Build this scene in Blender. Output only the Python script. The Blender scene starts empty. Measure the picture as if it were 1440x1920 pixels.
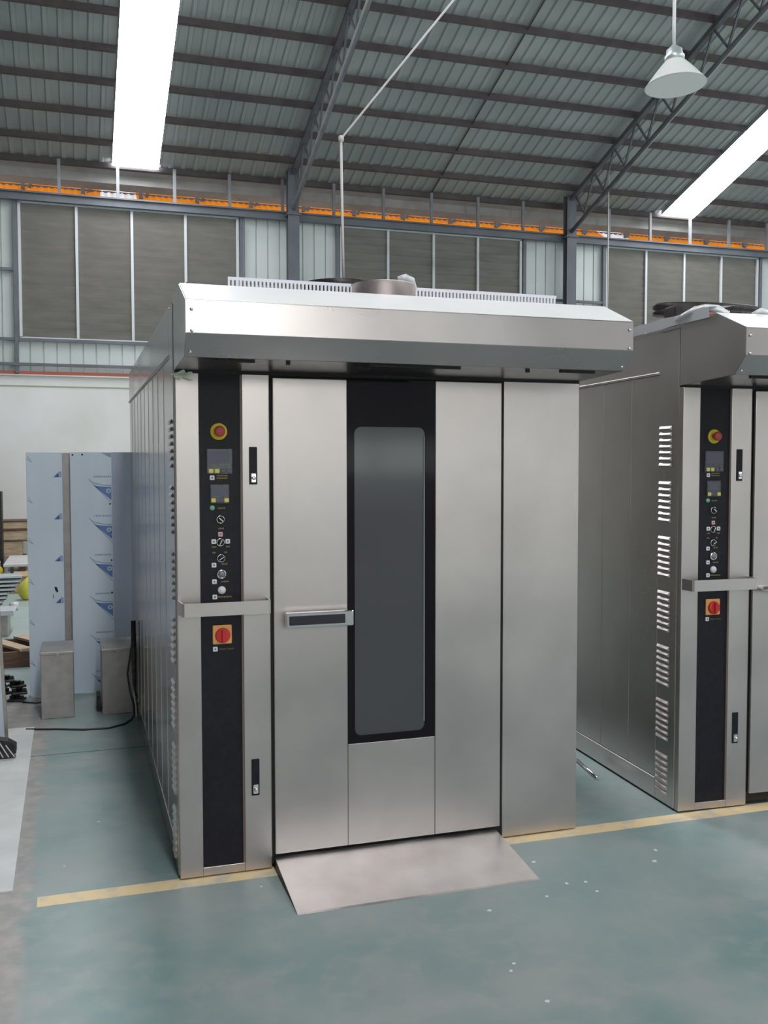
import bpy, bmesh, math, random
from mathutils import Vector, Matrix
random.seed(7)
C = bpy.context.scene.collection
# ---------------------------------------------------------------- camera
cam_d = bpy.data.cameras.new('camera'); cam = bpy.data.objects.new('camera', cam_d); C.objects.link(cam)
YAW, PITCH, ROLL = 0.31093, -0.048578, -0.0012074
CAMP = Vector((-0.38129, -3.87612, 1.67733)); FPX = 1803.44
_f = Vector((math.sin(YAW)*math.cos(PITCH), math.cos(YAW)*math.cos(PITCH), math.sin(PITCH)))
_r = Vector((math.cos(YAW), -math.sin(YAW), 0)); _u = _r.cross(_f)
_r2 = math.cos(ROLL)*_r + math.sin(ROLL)*_u; _u2 = -math.sin(ROLL)*_r + math.cos(ROLL)*_u
cam.matrix_world = Matrix(((_r2.x, _u2.x, -_f.x, CAMP.x), (_r2.y, _u2.y, -_f.y, CAMP.y), (_r2.z, _u2.z, -_f.z, CAMP.z), (0, 0, 0, 1)))
cam_d.sensor_fit = 'VERTICAL'; cam_d.sensor_height = 36; cam_d.lens = FPX/1920*36; cam_d.clip_end = 200
bpy.context.scene.camera = cam
# ---------------------------------------------------------------- world, exposure
w = bpy.data.worlds.new('overcast_sky'); bpy.context.scene.world = w; w.use_nodes = True
bgn = w.node_tree.nodes['Background']; bgn.inputs[0].default_value = (0.86, 0.93, 1.0, 1); bgn.inputs[1].default_value = 5.0
vs = bpy.context.scene.view_settings
vs.view_transform = 'Standard'; vs.look = 'None'; vs.gamma = 1; vs.use_curve_mapping = False; vs.exposure = 0.0
SKYLIGHT_E = 21.0
REAR_WINDOW_E = 1.5
HIGH_WINDOW_E = 11.0
# ---------------------------------------------------------------- materials
def nmat(name, col=(.5, .5, .5), rough=.5, metal=0.0, spec=.5, aniso=0.0, emit=None, estr=0.0):
    m = bpy.data.materials.new(name); m.use_nodes = True
    b = m.node_tree.nodes['Principled BSDF']
    b.inputs['Base Color'].default_value = (*col, 1); b.inputs['Roughness'].default_value = rough
    b.inputs['Metallic'].default_value = metal; b.inputs['Specular IOR Level'].default_value = spec
    b.inputs['Anisotropic'].default_value = aniso
    if emit: b.inputs['Emission Color'].default_value = (*emit, 1); b.inputs['Emission Strength'].default_value = estr
    return m
def noisy(m, c1, c2, scale=3, detail=6, stretch=(1, 1, 1), lo=.35, hi=.65, bump=0.0, rough=None, coord='Object', bscale=None):
    nt = m.node_tree; N = nt.nodes; L = nt.links; b = N['Principled BSDF']
    tc = N.new('ShaderNodeTexCoord'); mp = N.new('ShaderNodeMapping'); mp.inputs['Scale'].default_value = stretch
    L.new(tc.outputs[coord], mp.inputs[0])
    n = N.new('ShaderNodeTexNoise'); n.inputs['Scale'].default_value = scale; n.inputs['Detail'].default_value = detail
    L.new(mp.outputs[0], n.inputs['Vector'])
    mr = N.new('ShaderNodeMapRange'); mr.inputs[1].default_value = lo; mr.inputs[2].default_value = hi
    L.new(n.outputs['Fac'], mr.inputs[0])
    mx = N.new('ShaderNodeMix'); mx.data_type = 'RGBA'
    mx.inputs[6].default_value = (*c1, 1); mx.inputs[7].default_value = (*c2, 1)
    L.new(mr.outputs[0], mx.inputs[0]); L.new(mx.outputs[2], b.inputs['Base Color'])
    if rough:
        r = N.new('ShaderNodeMapRange'); r.inputs[3].default_value = rough[0]; r.inputs[4].default_value = rough[1]
        L.new(mr.outputs[0], r.inputs[0]); L.new(r.outputs[0], b.inputs['Roughness'])
    if bump:
        bp = N.new('ShaderNodeBump'); bp.inputs['Strength'].default_value = bump; bp.inputs['Distance'].default_value = .01
        L.new(n.outputs['Fac'], bp.inputs['Height']); L.new(bp.outputs[0], b.inputs['Normal'])
    return m
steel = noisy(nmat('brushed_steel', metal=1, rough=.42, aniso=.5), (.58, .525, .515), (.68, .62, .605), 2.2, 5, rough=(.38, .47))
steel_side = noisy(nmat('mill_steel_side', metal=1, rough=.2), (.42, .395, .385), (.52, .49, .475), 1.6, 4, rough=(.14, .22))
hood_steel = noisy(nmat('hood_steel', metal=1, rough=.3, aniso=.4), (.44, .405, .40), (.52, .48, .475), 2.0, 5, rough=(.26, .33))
flank_steel = noisy(nmat('lightened_matte_steel', metal=1, rough=.3), (.60, .565, .54), (.70, .66, .635), 1.6, 4, rough=(.27, .34))  # side steel copy, lightened and rougher, to offset the right flank's dark reflections
steel_dull = noisy(nmat('galvanised_sheet', metal=.85, rough=.5), (.38, .355, .34), (.48, .45, .43), 14, 6, rough=(.42, .55))
chrome = nmat('polished_chrome', (.8, .8, .8), .12, 1)
ramp_steel = noisy(nmat('worn_ramp_steel', metal=1, rough=.4), (.66, .63, .61), (.80, .77, .75), 5, 8, (1, 1, 1), rough=(.30, .42))
black = noisy(nmat('black_panel', (.012, .011, .016), .5, 0, .25), (.011, .010, .015), (.016, .014, .021), 40)
glassblk = nmat('black_printed_glass', (.010, .008, .011), .08, 0, .18)
winglass = nmat('dark_oven_glass', (.060, .060, .068), .10, 0, .75)
rubber = nmat('dark_rubber', (.014, .012, .012), .7)
brown_edge = nmat('brown_trim_edge', (.16, .11, .09), .5)
yellowp = nmat('yellow_plastic', (.72, .55, .03), .45)
paleyel = nmat('pale_yellow_key', (.72, .62, .16), .5)
redp = nmat('red_plastic', (.62, .03, .03), .35)
redcap = nmat('dull_red_plastic', (.45, .06, .06), .5)
orangep = nmat('orange_plate', (.85, .42, .13), .5)
whitep = nmat('white_plastic', (.72, .72, .76), .4)
pinkp = nmat('pink_tag', (.66, .42, .45), .5)
greenp = nmat('green_lamp', (.20, .42, .30), .4)
greyp = nmat('grey_plastic', (.20, .21, .22), .4)
lcd = noisy(nmat('display_grey', (.07, .07, .08), .3), (.055, .055, .06), (.10, .10, .11), 90)
keyg = nmat('grey_key', (.10, .10, .14), .5)
textyel = nmat('olive_lettering', (.25, .20, .06), .6)
inlay = nmat('dark_grip', (.02, .015, .03), .35)
purlin_m = noisy(nmat('dark_painted_purlin', rough=.6), (.080, .062, .064), (.115, .092, .092), 4)
truss_m = noisy(nmat('grey_painted_truss', rough=.5), (.10, .10, .115), (.15, .15, .165), 4)
truss_l = noisy(nmat('lightened_grey_truss', rough=.5), (.20, .21, .23), (.27, .28, .30), 4)  # lighter truss grey; skylight on one lower chord is put into this colour
column_m = noisy(nmat('blue_grey_column', rough=.5), (.115, .125, .145), (.155, .165, .19), 2)
roof_m = noisy(nmat('roof_sheet_underside', rough=.45, metal=.25), (.38, .405, .40), (.46, .48, .47), .8, 5)
soffit_m = noisy(nmat('eave_soffit', rough=.5), (.30, .29, .28), (.38, .37, .35), 3)
clad_m = noisy(nmat('wall_cladding_paint', rough=.45), (.60, .64, .63), (.69, .72, .71), 1.2, 5)
plaster_m = noisy(nmat('white_plaster', rough=.85), (.74, .73, .70), (.85, .83, .82), .9, 7, bump=.15)
pane_m = noisy(nmat('dusty_louvre_glass', rough=.4), (.145, .134, .118), (.185, .172, .152), 2.0, 6, (1, 1, 4))
frame_m = nmat('white_window_frame', (.60, .62, .64), .4)
redpaint = nmat('red_oxide_paint', (.42, .12, .08), .6)
whitepipe = nmat('white_pipe', (.75, .72, .70), .4)
greenline = nmat('green_edge', (.35, .42, .28), .7)
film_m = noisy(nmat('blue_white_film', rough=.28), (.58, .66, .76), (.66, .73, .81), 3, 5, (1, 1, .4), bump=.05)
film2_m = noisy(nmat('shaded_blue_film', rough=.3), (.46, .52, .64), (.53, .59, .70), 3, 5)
print_m = nmat('blue_print', (.13, .22, .48), .4)
print_d = nmat('deep_blue_print', (.03, .10, .36), .4)
print_t = nmat('grey_blue_print', (.30, .38, .50), .4)
wood_m = noisy(nmat('pale_timber', rough=.7), (.42, .30, .19), (.60, .46, .32), 6, 6, (1, 8, 8))
wood_d = noisy(nmat('brown_timber', rough=.75), (.10, .055, .035), (.17, .10, .065), 8, 6, (1, 6, 6))
card_m = noisy(nmat('cardboard', rough=.85), (.50, .33, .17), (.58, .40, .22), 5)
sack_m = noisy(nmat('yellow_sack_cloth', rough=.8), (.60, .58, .06), (.74, .72, .14), 9, bump=.4)
alu_m = nmat('bare_aluminium', (.66, .69, .71), .4, .6)
whitebd = noisy(nmat('white_board', rough=.5), (.60, .60, .59), (.72, .71, .69), 4)
iron_m = noisy(nmat('black_iron', rough=.45, metal=.5), (.02, .018, .018), (.06, .05, .05), 22)
cable_m = nmat('dark_cable', (.03, .03, .035), .5)
cord_m = nmat('pale_cord', (.60, .58, .56), .6)
slot_m = nmat('white_tray_enamel', (.80, .80, .86), .4)
wrap_m = noisy(nmat('crumpled_clear_wrap', rough=.15), (.62, .63, .66), (.85, .85, .86), 12, 5, bump=.8)
lamp_m = nmat('pale_lamp_enamel', (.86, .86, .84), .3)
yellow_line_m = noisy(nmat('worn_yellow_paint', rough=.6), (.80, .62, .36), (.58, .52, .42), 9, 9, lo=.5, hi=.68)
skylight_m = nmat('translucent_skylight', (.9, .9, .9), .6, emit=(.94, .97, 1.0), estr=SKYLIGHT_E)
highwin_m = nmat('sunlit_high_glass', (.8, .8, .8), .4, emit=(1.0, 1.0, .97), estr=HIGH_WINDOW_E)
midwin_m = nmat('greenish_daylit_glass', (.8, .8, .8), .4, emit=(.88, 1.0, .86), estr=HIGH_WINDOW_E*.55)
rearwin_m = nmat('daylit_rear_glass', (.8, .8, .8), .4, emit=(.90, 1.0, .93), estr=REAR_WINDOW_E)
def transl(name, col, t=.9):
    m = bpy.data.materials.new(name); m.use_nodes = True; nt = m.node_tree; N = nt.nodes
    N.remove(N['Principled BSDF']); o = N['Material Output']
    a = N.new('ShaderNodeBsdfTranslucent'); a.inputs[0].default_value = (*col, 1)
    d = N.new('ShaderNodeBsdfDiffuse'); d.inputs[0].default_value = (*col, 1)
    x = N.new('ShaderNodeMixShader'); x.inputs[0].default_value = 1-t
    nt.links.new(a.outputs[0], x.inputs[1]); nt.links.new(d.outputs[0], x.inputs[2]); nt.links.new(x.outputs[0], o.inputs[0])
    return m
orange_m = transl('orange_translucent_sheet', (.80, .30, .03))
slope_m = noisy(nmat('white_filmed_steel', rough=.25), (.90, .89, .89), (.96, .95, .95), 3)
clear_m = transl('clear_translucent_sheet', (.9, .93, .95))
def floor_material():
    m = nmat('painted_floor', rough=.42, spec=.45); nt = m.node_tree; N = nt.nodes; L = nt.links; b = N['Principled BSDF']
    tc = N.new('ShaderNodeTexCoord')
    def noise(s, d=6, off=0):
        mp = N.new('ShaderNodeMapping'); mp.inputs['Location'].default_value = (off, off*.7, 0); L.new(tc.outputs['Object'], mp.inputs[0])
        n = N.new('ShaderNodeTexNoise'); n.inputs['Scale'].default_value = s; n.inputs['Detail'].default_value = d; L.new(mp.outputs[0], n.inputs['Vector']); return n.outputs['Fac']
    def rng(v, lo, hi, a=0, c=1):
        r = N.new('ShaderNodeMapRange'); r.inputs[1].default_value = lo; r.inputs[2].default_value = hi; r.inputs[3].default_value = a; r.inputs[4].default_value = c; L.new(v, r.inputs[0]); return r.outputs[0]
    def mix(f, a, c):
        x = N.new('ShaderNodeMix'); x.data_type = 'RGBA'; L.new(f, x.inputs[0])
        for i, s in ((6, a), (7, c)):
            if isinstance(s, tuple): x.inputs[i].default_value = (*s, 1)
            else: L.new(s, x.inputs[i])
        return x.outputs[2]
    base = mix(rng(noise(2.2), .38, .62), (.19, .28, .275), (.31, .34, .335))
    base = mix(rng(noise(9, 7, 3), .5, .75, 0, .55), base, (.38, .38, .37))
    base = mix(rng(noise(.9, 5, 9), .45, .62, 0, .55), base, (.28, .355, .35))
    sx = N.new('ShaderNodeSeparateXYZ'); L.new(tc.outputs['Object'], sx.inputs[0])
    ad = N.new('ShaderNodeMath'); ad.operation = 'MULTIPLY_ADD'; L.new(noise(5, 6, 5), ad.inputs[0]); ad.inputs[1].default_value = .22; L.new(sx.outputs[0], ad.inputs[2])
    near = rng(ad.outputs[0], -.49, -.44, 1, 0)
    yl = rng(sx.outputs[1], 3.2, 3.6, 1, 0)
    mu = N.new('ShaderNodeMath'); mu.operation = 'MULTIPLY'; L.new(near, mu.inputs[0]); L.new(yl, mu.inputs[1])
    conc = mix(rng(noise(12, 8), .4, .65), (.31, .30, .285), (.42, .385, .36))
    base = mix(mu.outputs[0], base, conc)
    yf = rng(sx.outputs[1], 4.2, 6, 0, .7)
    base = mix(yf, base, (.40, .47, .44))
    L.new(base, b.inputs['Base Color'])
    L.new(rng(noise(3, 5, 11), .3, .7, .34, .55), b.inputs['Roughness'])
    bp = N.new('ShaderNodeBump'); bp.inputs['Strength'].default_value = .06; L.new(noise(25, 5), bp.inputs['Height']); L.new(bp.outputs[0], b.inputs['Normal'])
    return m
floor_m = floor_material()
# ---------------------------------------------------------------- mesh helpers
class MB:
    def __init__(s): s.bm = bmesh.new()
    def box(s, a, b, bev=0.0, seg=1):
        x0, y0, z0 = a; x1, y1, z1 = b
        g = bmesh.ops.create_cube(s.bm, size=1)
        vsx = g['verts']
        for v in vsx:
            v.co = Vector(((x0+x1)/2+v.co.x*(x1-x0), (y0+y1)/2+v.co.y*(y1-y0), (z0+z1)/2+v.co.z*(z1-z0)))
        if bev:
            es = list({e for v in vsx for e in v.link_edges})
            bmesh.ops.bevel(s.bm, geom=es, offset=bev, segments=seg, profile=.5, affect='EDGES')
        return s
    def prism(s, poly, d0, d1, axis='x', flip=False):
        """poly: 2D outline; extruded along axis from d0 to d1"""
        def P(p, d):
            if axis == 'x': return (d, p[0], p[1])
            if axis == 'y': return (p[0], d, p[1])
            return (p[0], p[1], d)
        a = [s.bm.verts.new(P(p, d0)) for p in poly]; b = [s.bm.verts.new(P(p, d1)) for p in poly]
        n = len(poly); fs = [s.bm.faces.new(a), s.bm.faces.new(b[::-1])]
        for i in range(n): fs.append(s.bm.faces.new((a[i], b[i], b[(i+1) % n], a[(i+1) % n])))
        bmesh.ops.recalc_face_normals(s.bm, faces=fs)
        return s
    def tube(s, pts, r, n=8, cap=True):
        pts = [Vector(p) for p in pts]; rings = []
        for i, p in enumerate(pts):
            t = (pts[min(i+1, len(pts)-1)]-pts[max(i-1, 0)]).normalized()
            up = Vector((0, 0, 1)) if abs(t.z) < .95 else Vector((1, 0, 0))
            a = t.cross(up).normalized(); b = a.cross(t)
            rr = r[i] if isinstance(r, (list, tuple)) else r
            rings.append([s.bm.verts.new(p+rr*(math.cos(2*math.pi*k/n)*a+math.sin(2*math.pi*k/n)*b)) for k in range(n)])
        for i in range(len(rings)-1):
            for k in range(n):
                f = s.bm.faces.new((rings[i][k], rings[i+1][k], rings[i+1][(k+1) % n], rings[i][(k+1) % n])); f.smooth = True
        if cap: s.bm.faces.new(rings[0]); s.bm.faces.new(rings[-1][::-1])
        return s
    def bar(s, p, q, w, h=None):
        h = h or w; p = Vector(p); q = Vector(q); t = (q-p).normalized()
        up = Vector((0, 0, 1)) if abs(t.z) < .95 else Vector((0, 1, 0))
        a = t.cross(up).normalized()*w/2; b = a.cross(t).normalized()*h/2
        A = [s.bm.verts.new(p+i*a+j*b) for i, j in ((-1, -1), (1, -1), (1, 1), (-1, 1))]
        B = [s.bm.verts.new(q+i*a+j*b) for i, j in ((-1, -1), (1, -1), (1, 1), (-1, 1))]
        fs = [s.bm.faces.new(A), s.bm.faces.new(B[::-1])]
        for i in range(4): fs.append(s.bm.faces.new((A[i], B[i], B[(i+1) % 4], A[(i+1) % 4])))
        bmesh.ops.recalc_face_normals(s.bm, faces=fs)
        return s
    def lathe(s, prof, c=(0, 0, 0), n=28, axis='z', smooth=True):
        rings = []
        for r, h in prof:
            ring = []
            for k in range(n):
                a = 2*math.pi*k/n; x, y = r*math.cos(a), r*math.sin(a)
                if axis == 'z': P = (c[0]+x, c[1]+y, c[2]+h)
                elif axis == 'y': P = (c[0]+x, c[1]-h, c[2]+y)
                else: P = (c[0]+h, c[1]+x, c[2]+y)
                ring.append(s.bm.verts.new(P))
            rings.append(ring)
        fs = []
        for i in range(len(rings)-1):
            for k in range(n):
                f = s.bm.faces.new((rings[i][k], rings[i][(k+1) % n], rings[i+1][(k+1) % n], rings[i+1][k])); f.smooth = smooth; fs.append(f)
        if prof[0][0] > 1e-4: fs.append(s.bm.faces.new(rings[0][::-1]))
        if prof[-1][0] > 1e-4: fs.append(s.bm.faces.new(rings[-1]))
        bmesh.ops.recalc_face_normals(s.bm, faces=fs)
        return s
    def quad(s, *P):
        s.bm.faces.new([s.bm.verts.new(p) for p in P]); return s
    def build(s, name, m, parent=None):
        me = bpy.data.meshes.new(name); s.bm.to_mesh(me); s.bm.free(); me.materials.append(m)
        o = bpy.data.objects.new(name, me); C.objects.link(o)
        if parent: o.parent = parent
        return o
def tag(o, label, cat, group=None, kind=None):
    if label: o['label'] = label
    if cat: o['category'] = cat
    if group: o['group'] = group
    if kind: o['kind'] = kind
    return o
def struct(o): o['kind'] = 'structure'; return o
def thing(name, label, cat, loc=(0, 0, 0), rz=0, group=None):
    o = bpy.data.objects.new(name, None); o.empty_display_size = .1; C.objects.link(o)
    o.location = loc; o.rotation_euler = (0, 0, rz); return tag(o, label, cat, group)
def recenter(o):
    """move a single-mesh object's origin to the centre of its base"""
    vsx = [v.co for v in o.data.vertices]
    c = Vector(((min(v.x for v in vsx)+max(v.x for v in vsx))/2, (min(v.y for v in vsx)+max(v.y for v in vsx))/2, min(v.z for v in vsx)))
    o.data.transform(Matrix.Translation(-c)); o.location = o.location + c; return o
def copy_part(o, parent, off=(0, 0, 0)):
    c = o.copy(); C.objects.link(c); c.parent = parent; c.location = o.location + Vector(off); return c
def copy_tree(o, parent=None):
    c = o.copy(); C.objects.link(c)
    if parent: c.parent = parent
    for ch in list(o.children): copy_tree(ch, c)
    return c
# ================================================================= SETTING
YW = 13.14; SL = 0.3259                   # back wall, roof slope
XL, XR, YR, YB = -13.1, 25.2, 1.0, -11.0   # hall extents, ridge, rear wall
def roof_z(y): return 6.72 + SL*(YW-y) if y >= YR else 6.72 + SL*(YW-YR) - SL*(YR-y)
struct(MB().box((XL, YB, -.2), (XR, YW+.2, 0)).build('floor', floor_m))
struct(MB().box((-40, YW+.2, -.2), (50, 60, -.02)).build('ground', nmat('outdoor_concrete', (.12, .12, .12), .8)))
struct(MB().box((-40, 19.5, -.2), (50, 19.8, 7.6)).build('wall_outside', nmat('neighbour_wall', (.30, .16, .07), .8)))
BAY = 5.4475; COLX = [3.337+BAY*k for k in range(-3, 5)]
SKX = [0.30, 10.97, 21.9]; SKW = .76
# roof sheets: trapezoid ribs running down the slope
def roof_strip(mb, xa, xb, y0, y1, up):
    pit = .2; x = xa; pts = []
    while x < xb-1e-6:
        for dx_, dz_ in ((0, 0), (.05, 0), (.07, .032), (.18, .032)):
            if x+dx_ <= xb: pts.append((x+dx_, dz_))
        x += pit
    pts.append((xb, 0))
    rows = []
    for y in (y0, y1): rows.append([mb.bm.verts.new((px, y, roof_z(y)+up+dz)) for px, dz in pts])
    for i in range(len(pts)-1): mb.bm.faces.new((rows[0][i], rows[0][i+1], rows[1][i+1], rows[1][i]))
rb = MB(); edges = []
xs = sorted(SKX); cur = XL
spans = []
for sx_ in xs:
    spans.append((cur, sx_)); cur = sx_+SKW
spans.append((cur, XR))
for a, b in spans:
    roof_strip(rb, a, b, YR, 13.3, .087); roof_strip(rb, a, b, YB, YR, .087)
for sx_ in xs:                             # roof above and below each skylight opening stays sheet
    roof_strip(rb, sx_, sx_+SKW, -1.0, 3.2, .087)
    roof_strip(rb, sx_, sx_+SKW, 13.14, 13.3, .087)
    for xx in (sx_, sx_+SKW):              # kerb sides
        rb.quad((xx, 3.2, roof_z(3.2)-.01), (xx, 13.14, roof_z(13.14)-.01), (xx, 13.14, roof_z(13.14)+.12), (xx, 3.2, roof_z(3.2)+.12))
struct(rb.build('ceiling', roof_m))
for i, sx_ in enumerate(xs):
    for (y0, y1) in ((3.2, 13.14), (-9.5, -1.0)):
        mb = MB(); mb.quad((sx_, y0, roof_z(y0)-.012), (sx_, y1, roof_z(y1)-.012), (sx_+SKW, y1, roof_z(y1)-.012), (sx_+SKW, y0, roof_z(y0)-.012))
        o = mb.build('window_%d' % (10+2*i+(y0 < 0)), skylight_m); struct(o)
        o['label'] = 'translucent white skylight strip glowing in the metal roof'
# eave overhang outside the wall (soffit) with gutter lip
mb = MB()
mb.prism([(13.3, 6.80), (13.3, 6.70), (13.45, 6.64), (13.47, 6.50), (13.66, 6.44), (13.69, 6.44), (13.72, 6.62)], XL, XR)
struct(mb.build('trim_1', soffit_m))
# purlins
PY = [13.24, 12.64, 11.95, 11.26, 10.59, 9.91, 9.20, 8.5, 7.8, 7.1, 6.4, 5.7, 5.0]
NTH = ['first', 'second', 'third', 'fourth', 'fifth', 'sixth', 'seventh', 'eighth', 'ninth', 'tenth', 'eleventh', 'twelfth', 'thirteenth', 'fourteenth', 'fifteenth', 'sixteenth', 'seventeenth', 'eighteenth', 'nineteenth', 'twentieth']
for pi_, y in enumerate(PY):
    z = roof_z(y); mb = MB()
    mb.prism([(y-.022, z+.0), (y+.026, z-.015), (y+.026, z-.003), (y-.008, z+.010), (y-.008, z+.082), (y-.022, z+.087)], XL, XR)
    o = mb.build('purlin', purlin_m); tag(o, 'dark steel roof purlin, %s row out from the window wall' % NTH[pi_], 'roof beam', 'roof purlins'); recenter(o)
# hall end walls and rear wall
def gable(x, name):
    mb = MB(); poly = [(YB, 0), (YW, 0), (YW, roof_z(YW)+.1), (YR, roof_z(YR)+.1), (YB, roof_z(YB)+.1)]
    mb.prism(poly, x, x+.1 if x > 0 else x-.1); struct(mb.build(name, clad_m if x > 0 else column_m))
gable(XL, 'wall_left'); gable(XR, 'wall_right')
rz_ = roof_z(YB)+.1
RW0, RW1 = 1.5, 2.15
mb = MB(); mb.box((XL, YB-.2, 0), (XR, YB, RW0)); mb.box((XL, YB-.2, RW1), (XR, YB, 3.1)); mb.box((XL, YB-.2, 4.6), (XR, YB, rz_))
mb.box((XL, YB-.2, 3.1), (.1, YB, 4.6)); mb.box((2.3, YB-.2, 3.1), (XR, YB, 4.6))
for k in range(7): mb.box((XL+k*6.25, YB-.2, RW0), (XL+k*6.25+1.4, YB, RW1))
struct(mb.build('wall_rear', plaster_m))
def rear_window(nm, x0, x1, z0, z1, gm=None):
    f = MB()
    for xx in (x0, (x0+x1)/2-.03, x1-.06): f.box((xx, YB-.1, z0), (xx+.06, YB-.03, z1))
    f.box((x0, YB-.1, z0), (x1, YB-.03, z0+.05)); f.box((x0, YB-.1, z1-.05), (x1, YB-.03, z1))
    fo = struct(f.build(nm, frame_m))
    MB().box((x0, YB-.12, z0+.01), (x1, YB-.11, z1-.01)).build('pane', gm or rearwin_m, fo)
for k in range(6):
    if k == 2:
        rear_window('window_32', .8, 2.9, RW0, RW1, midwin_m); rear_window('window_37', 2.9, 5.65, RW0, RW1)
    else: rear_window('window_%d' % (30+k), XL+k*6.25+1.4, min(XL+(k+1)*6.25, XR), RW0, RW1)
rear_window('window_36', .1, 2.3, 3.1, 4.6, highwin_m)
tag(recenter(MB().box((-1.5, -6.3, 0), (5.5, -5.6, 1.28), .01).build('reflected_block', whitebd)), 'long white block added behind the viewer, mirrored in the oven glass', 'crate')  # added unseen block, whitened to lift the reflections in glass and steel
# back wall: plaster below, ribbed cladding above, windows
WX0, WP = -1.18, .8925
wins = [(WX0+BAY*k, WX0+BAY*k+4*WP) for k in range(-2, 5)]
WZ0, WZ1 = 3.785, 5.98
mb = MB(); mb.box((XL, YW-.02, 0), (XR, YW+.2, 3.20)); struct(mb.build('wall_back', plaster_m))
cl = MB()
def clad(xa, xb, z0, z1):
    pit = .21; x = math.ceil(xa/pit)*pit; pts = [(xa, 0)]
    while x < xb-.03:
        if x > xa+.02: pts += [(x-.012, 0), (x-.008, .03), (x+.008, .03), (x+.012, 0)]
        x += pit
    pts.append((xb, 0)); rows = []
    for z in (z0, z1): rows.append([cl.bm.verts.new((px, YW+.03+dy, z)) for px, dy in pts])
    for i in range(len(pts)-1): cl.bm.faces.new((rows[0][i], rows[0][i+1], rows[1][i+1], rows[1][i]))
cl.box((XL, YW+.08, 3.2), (XR, YW+.1, 3.78))
clad(XL, XR, 3.2, 3.78)
prev = XL
for a, b in wins+[(XR, XR)]:
    if a > prev:
        clad(prev, a, 3.78, 6.19)
    prev = b
for a, b in wins: clad(a, b, 5.98, 6.19)
struct(cl.build('wall_cladding', clad_m)).name = 'wall_upper'
struct(MB().box((XL, YW-.035, 3.18), (XR, YW+.0, 3.235)).build('trim_2', redpaint))
struct(MB().tube([(XL, YW-.05, 3.165), (XR, YW-.05, 3.165)], .016).build('trim_3', whitepipe))
struct(MB().box((XL, YW-.03, 2.985), (XR, YW, 3.0)).build('trim_4', greenline))
def beam(name, z, h, label, y=YW-.1, m=None, d=.08):
    o = MB().box((XL, y, z-h/2), (XR, y+d, z+h/2)).build(name, m or column_m)
    return tag(recenter(o), label, 'beam')
tag(recenter(MB().box((XL, 13.0, 5.995), (XR, 13.1, 6.13)).box((XL, 12.96, 6.11), (XR, 13.1, 6.135)).build('eave_beam', column_m)),
    'long grey steel beam along the top of the window wall', 'beam')
beam('sill_girt', 3.345, .045, 'dark steel girt below the windows, just above the red stripe', YW-.08, column_m, .07)
beam('window_girt', 3.75, .05, 'dark steel girt directly under the window sills', YW-.06, column_m, .05)
for k in range(-2, 3):                    # mid girts between the windows
    a = WX0+BAY*k+4*WP+.07; b = WX0+BAY*(k+1)-.07
    o = MB().box((a, YW-.06, 4.86), (b, YW-.01, 4.905)).build('middle_girt', column_m)
    tag(recenter(o), 'short dark girt across the ribbed cladding, %s cladding bay from the left' % NTH[k+2], 'beam', 'short girts between the windows')
    for si, xx in enumerate((a-.03, b-.03)):
        o = MB().box((xx, YW-.07, 3.2), (xx+.06, YW-.01, 6.0)).build('jamb_post', column_m)
        tag(recenter(o), 'slim grey post on the %s side of the %s cladding bay from the left' % (('left', 'right')[si], NTH[k+2]), 'post', 'window jamb posts')
# windows
pane_mesh = None
for wi, (a, b) in enumerate(wins):
    f = MB(); fw = .022
    f.box((a-fw, YW-.05, WZ1-.01), (b+fw, YW-.01, WZ1+.035)); f.box((a-fw, YW-.05, WZ0-.035), (b+fw, YW-.01, WZ0+.01))
    f.box((a-fw, YW-.05, WZ0), (a+fw, YW-.01, WZ1)); f.box((b-fw, YW-.05, WZ0), (b+fw, YW-.01, WZ1))
    fo = struct(f.build('window_%d' % (wi+1), frame_m))
    mul = None
    for k in range(1, 4):
        if mul is None: mul = MB().box((-fw, -.02, WZ0), (fw, .02, WZ1)).build('mullion', frame_m, fo)
        else: mul = copy_part(mul, fo)
        mul.location = (a+k*WP, YW-.03, 0)
    for k in range(4):
        if pane_mesh is None:
            q = MB(); nz = 15; h = (WZ1-WZ0)/nz
            for j in range(nz):
                z = WZ0+j*h
                q.quad((.0, .018, z), (WP, .018, z), (WP, -.004, z+h*.96), (0, -.004, z+h*.96))
                q.quad((.0, -.004, z+h*.96), (WP, -.004, z+h*.96), (WP, .018, z+h), (0, .018, z+h))
            pn = q.build('pane', pane_m, fo); pane_mesh = pn
        else: pn = copy_part(pane_mesh, fo)
        pn.location = (a+k*WP, YW-.01, 0)
# studs above the beam, carrying the eave
for k in range(-3, 17):
    xx = -.55+.935*k
    o = MB().box((xx-.025, YW-.09, 6.135), (xx+.025, YW-.05, 6.715)).build('eave_stud', truss_l)
    tag(recenter(o), 'short grey stud standing on the eave beam, %s from the left end of the row' % NTH[k+3], 'post', 'eave studs')
# columns
for i, cx in enumerate(COLX[:7]):
    t = thing('steel_column', 'grey H-section steel column, ' + ['beyond the left gable bay', 'second bay left of the frame', 'just left of the frame', 'left of the hanging cord', 'right of the centre oven hood', 'beyond the right skylight', 'farthest right'][i], 'column', (cx, 12.93, 0), 0, 'wall columns')
    MB().box((-.10, -.10, 0), (.10, -.088, 6.85)).box((-.10, .048, 0), (.10, .06, 6.85)).box((-.006, -.09, 0), (.006, .05, 6.85)).build('shaft', column_m, t)
    MB().box((-.14, -.14, 0), (.14, .08, .02)).build('base_plate', column_m, t)
    MB().box((-.13, -.13, 6.05), (.13, .06, 6.07)).build('bracket', column_m, t)
COL1 = None
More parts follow.
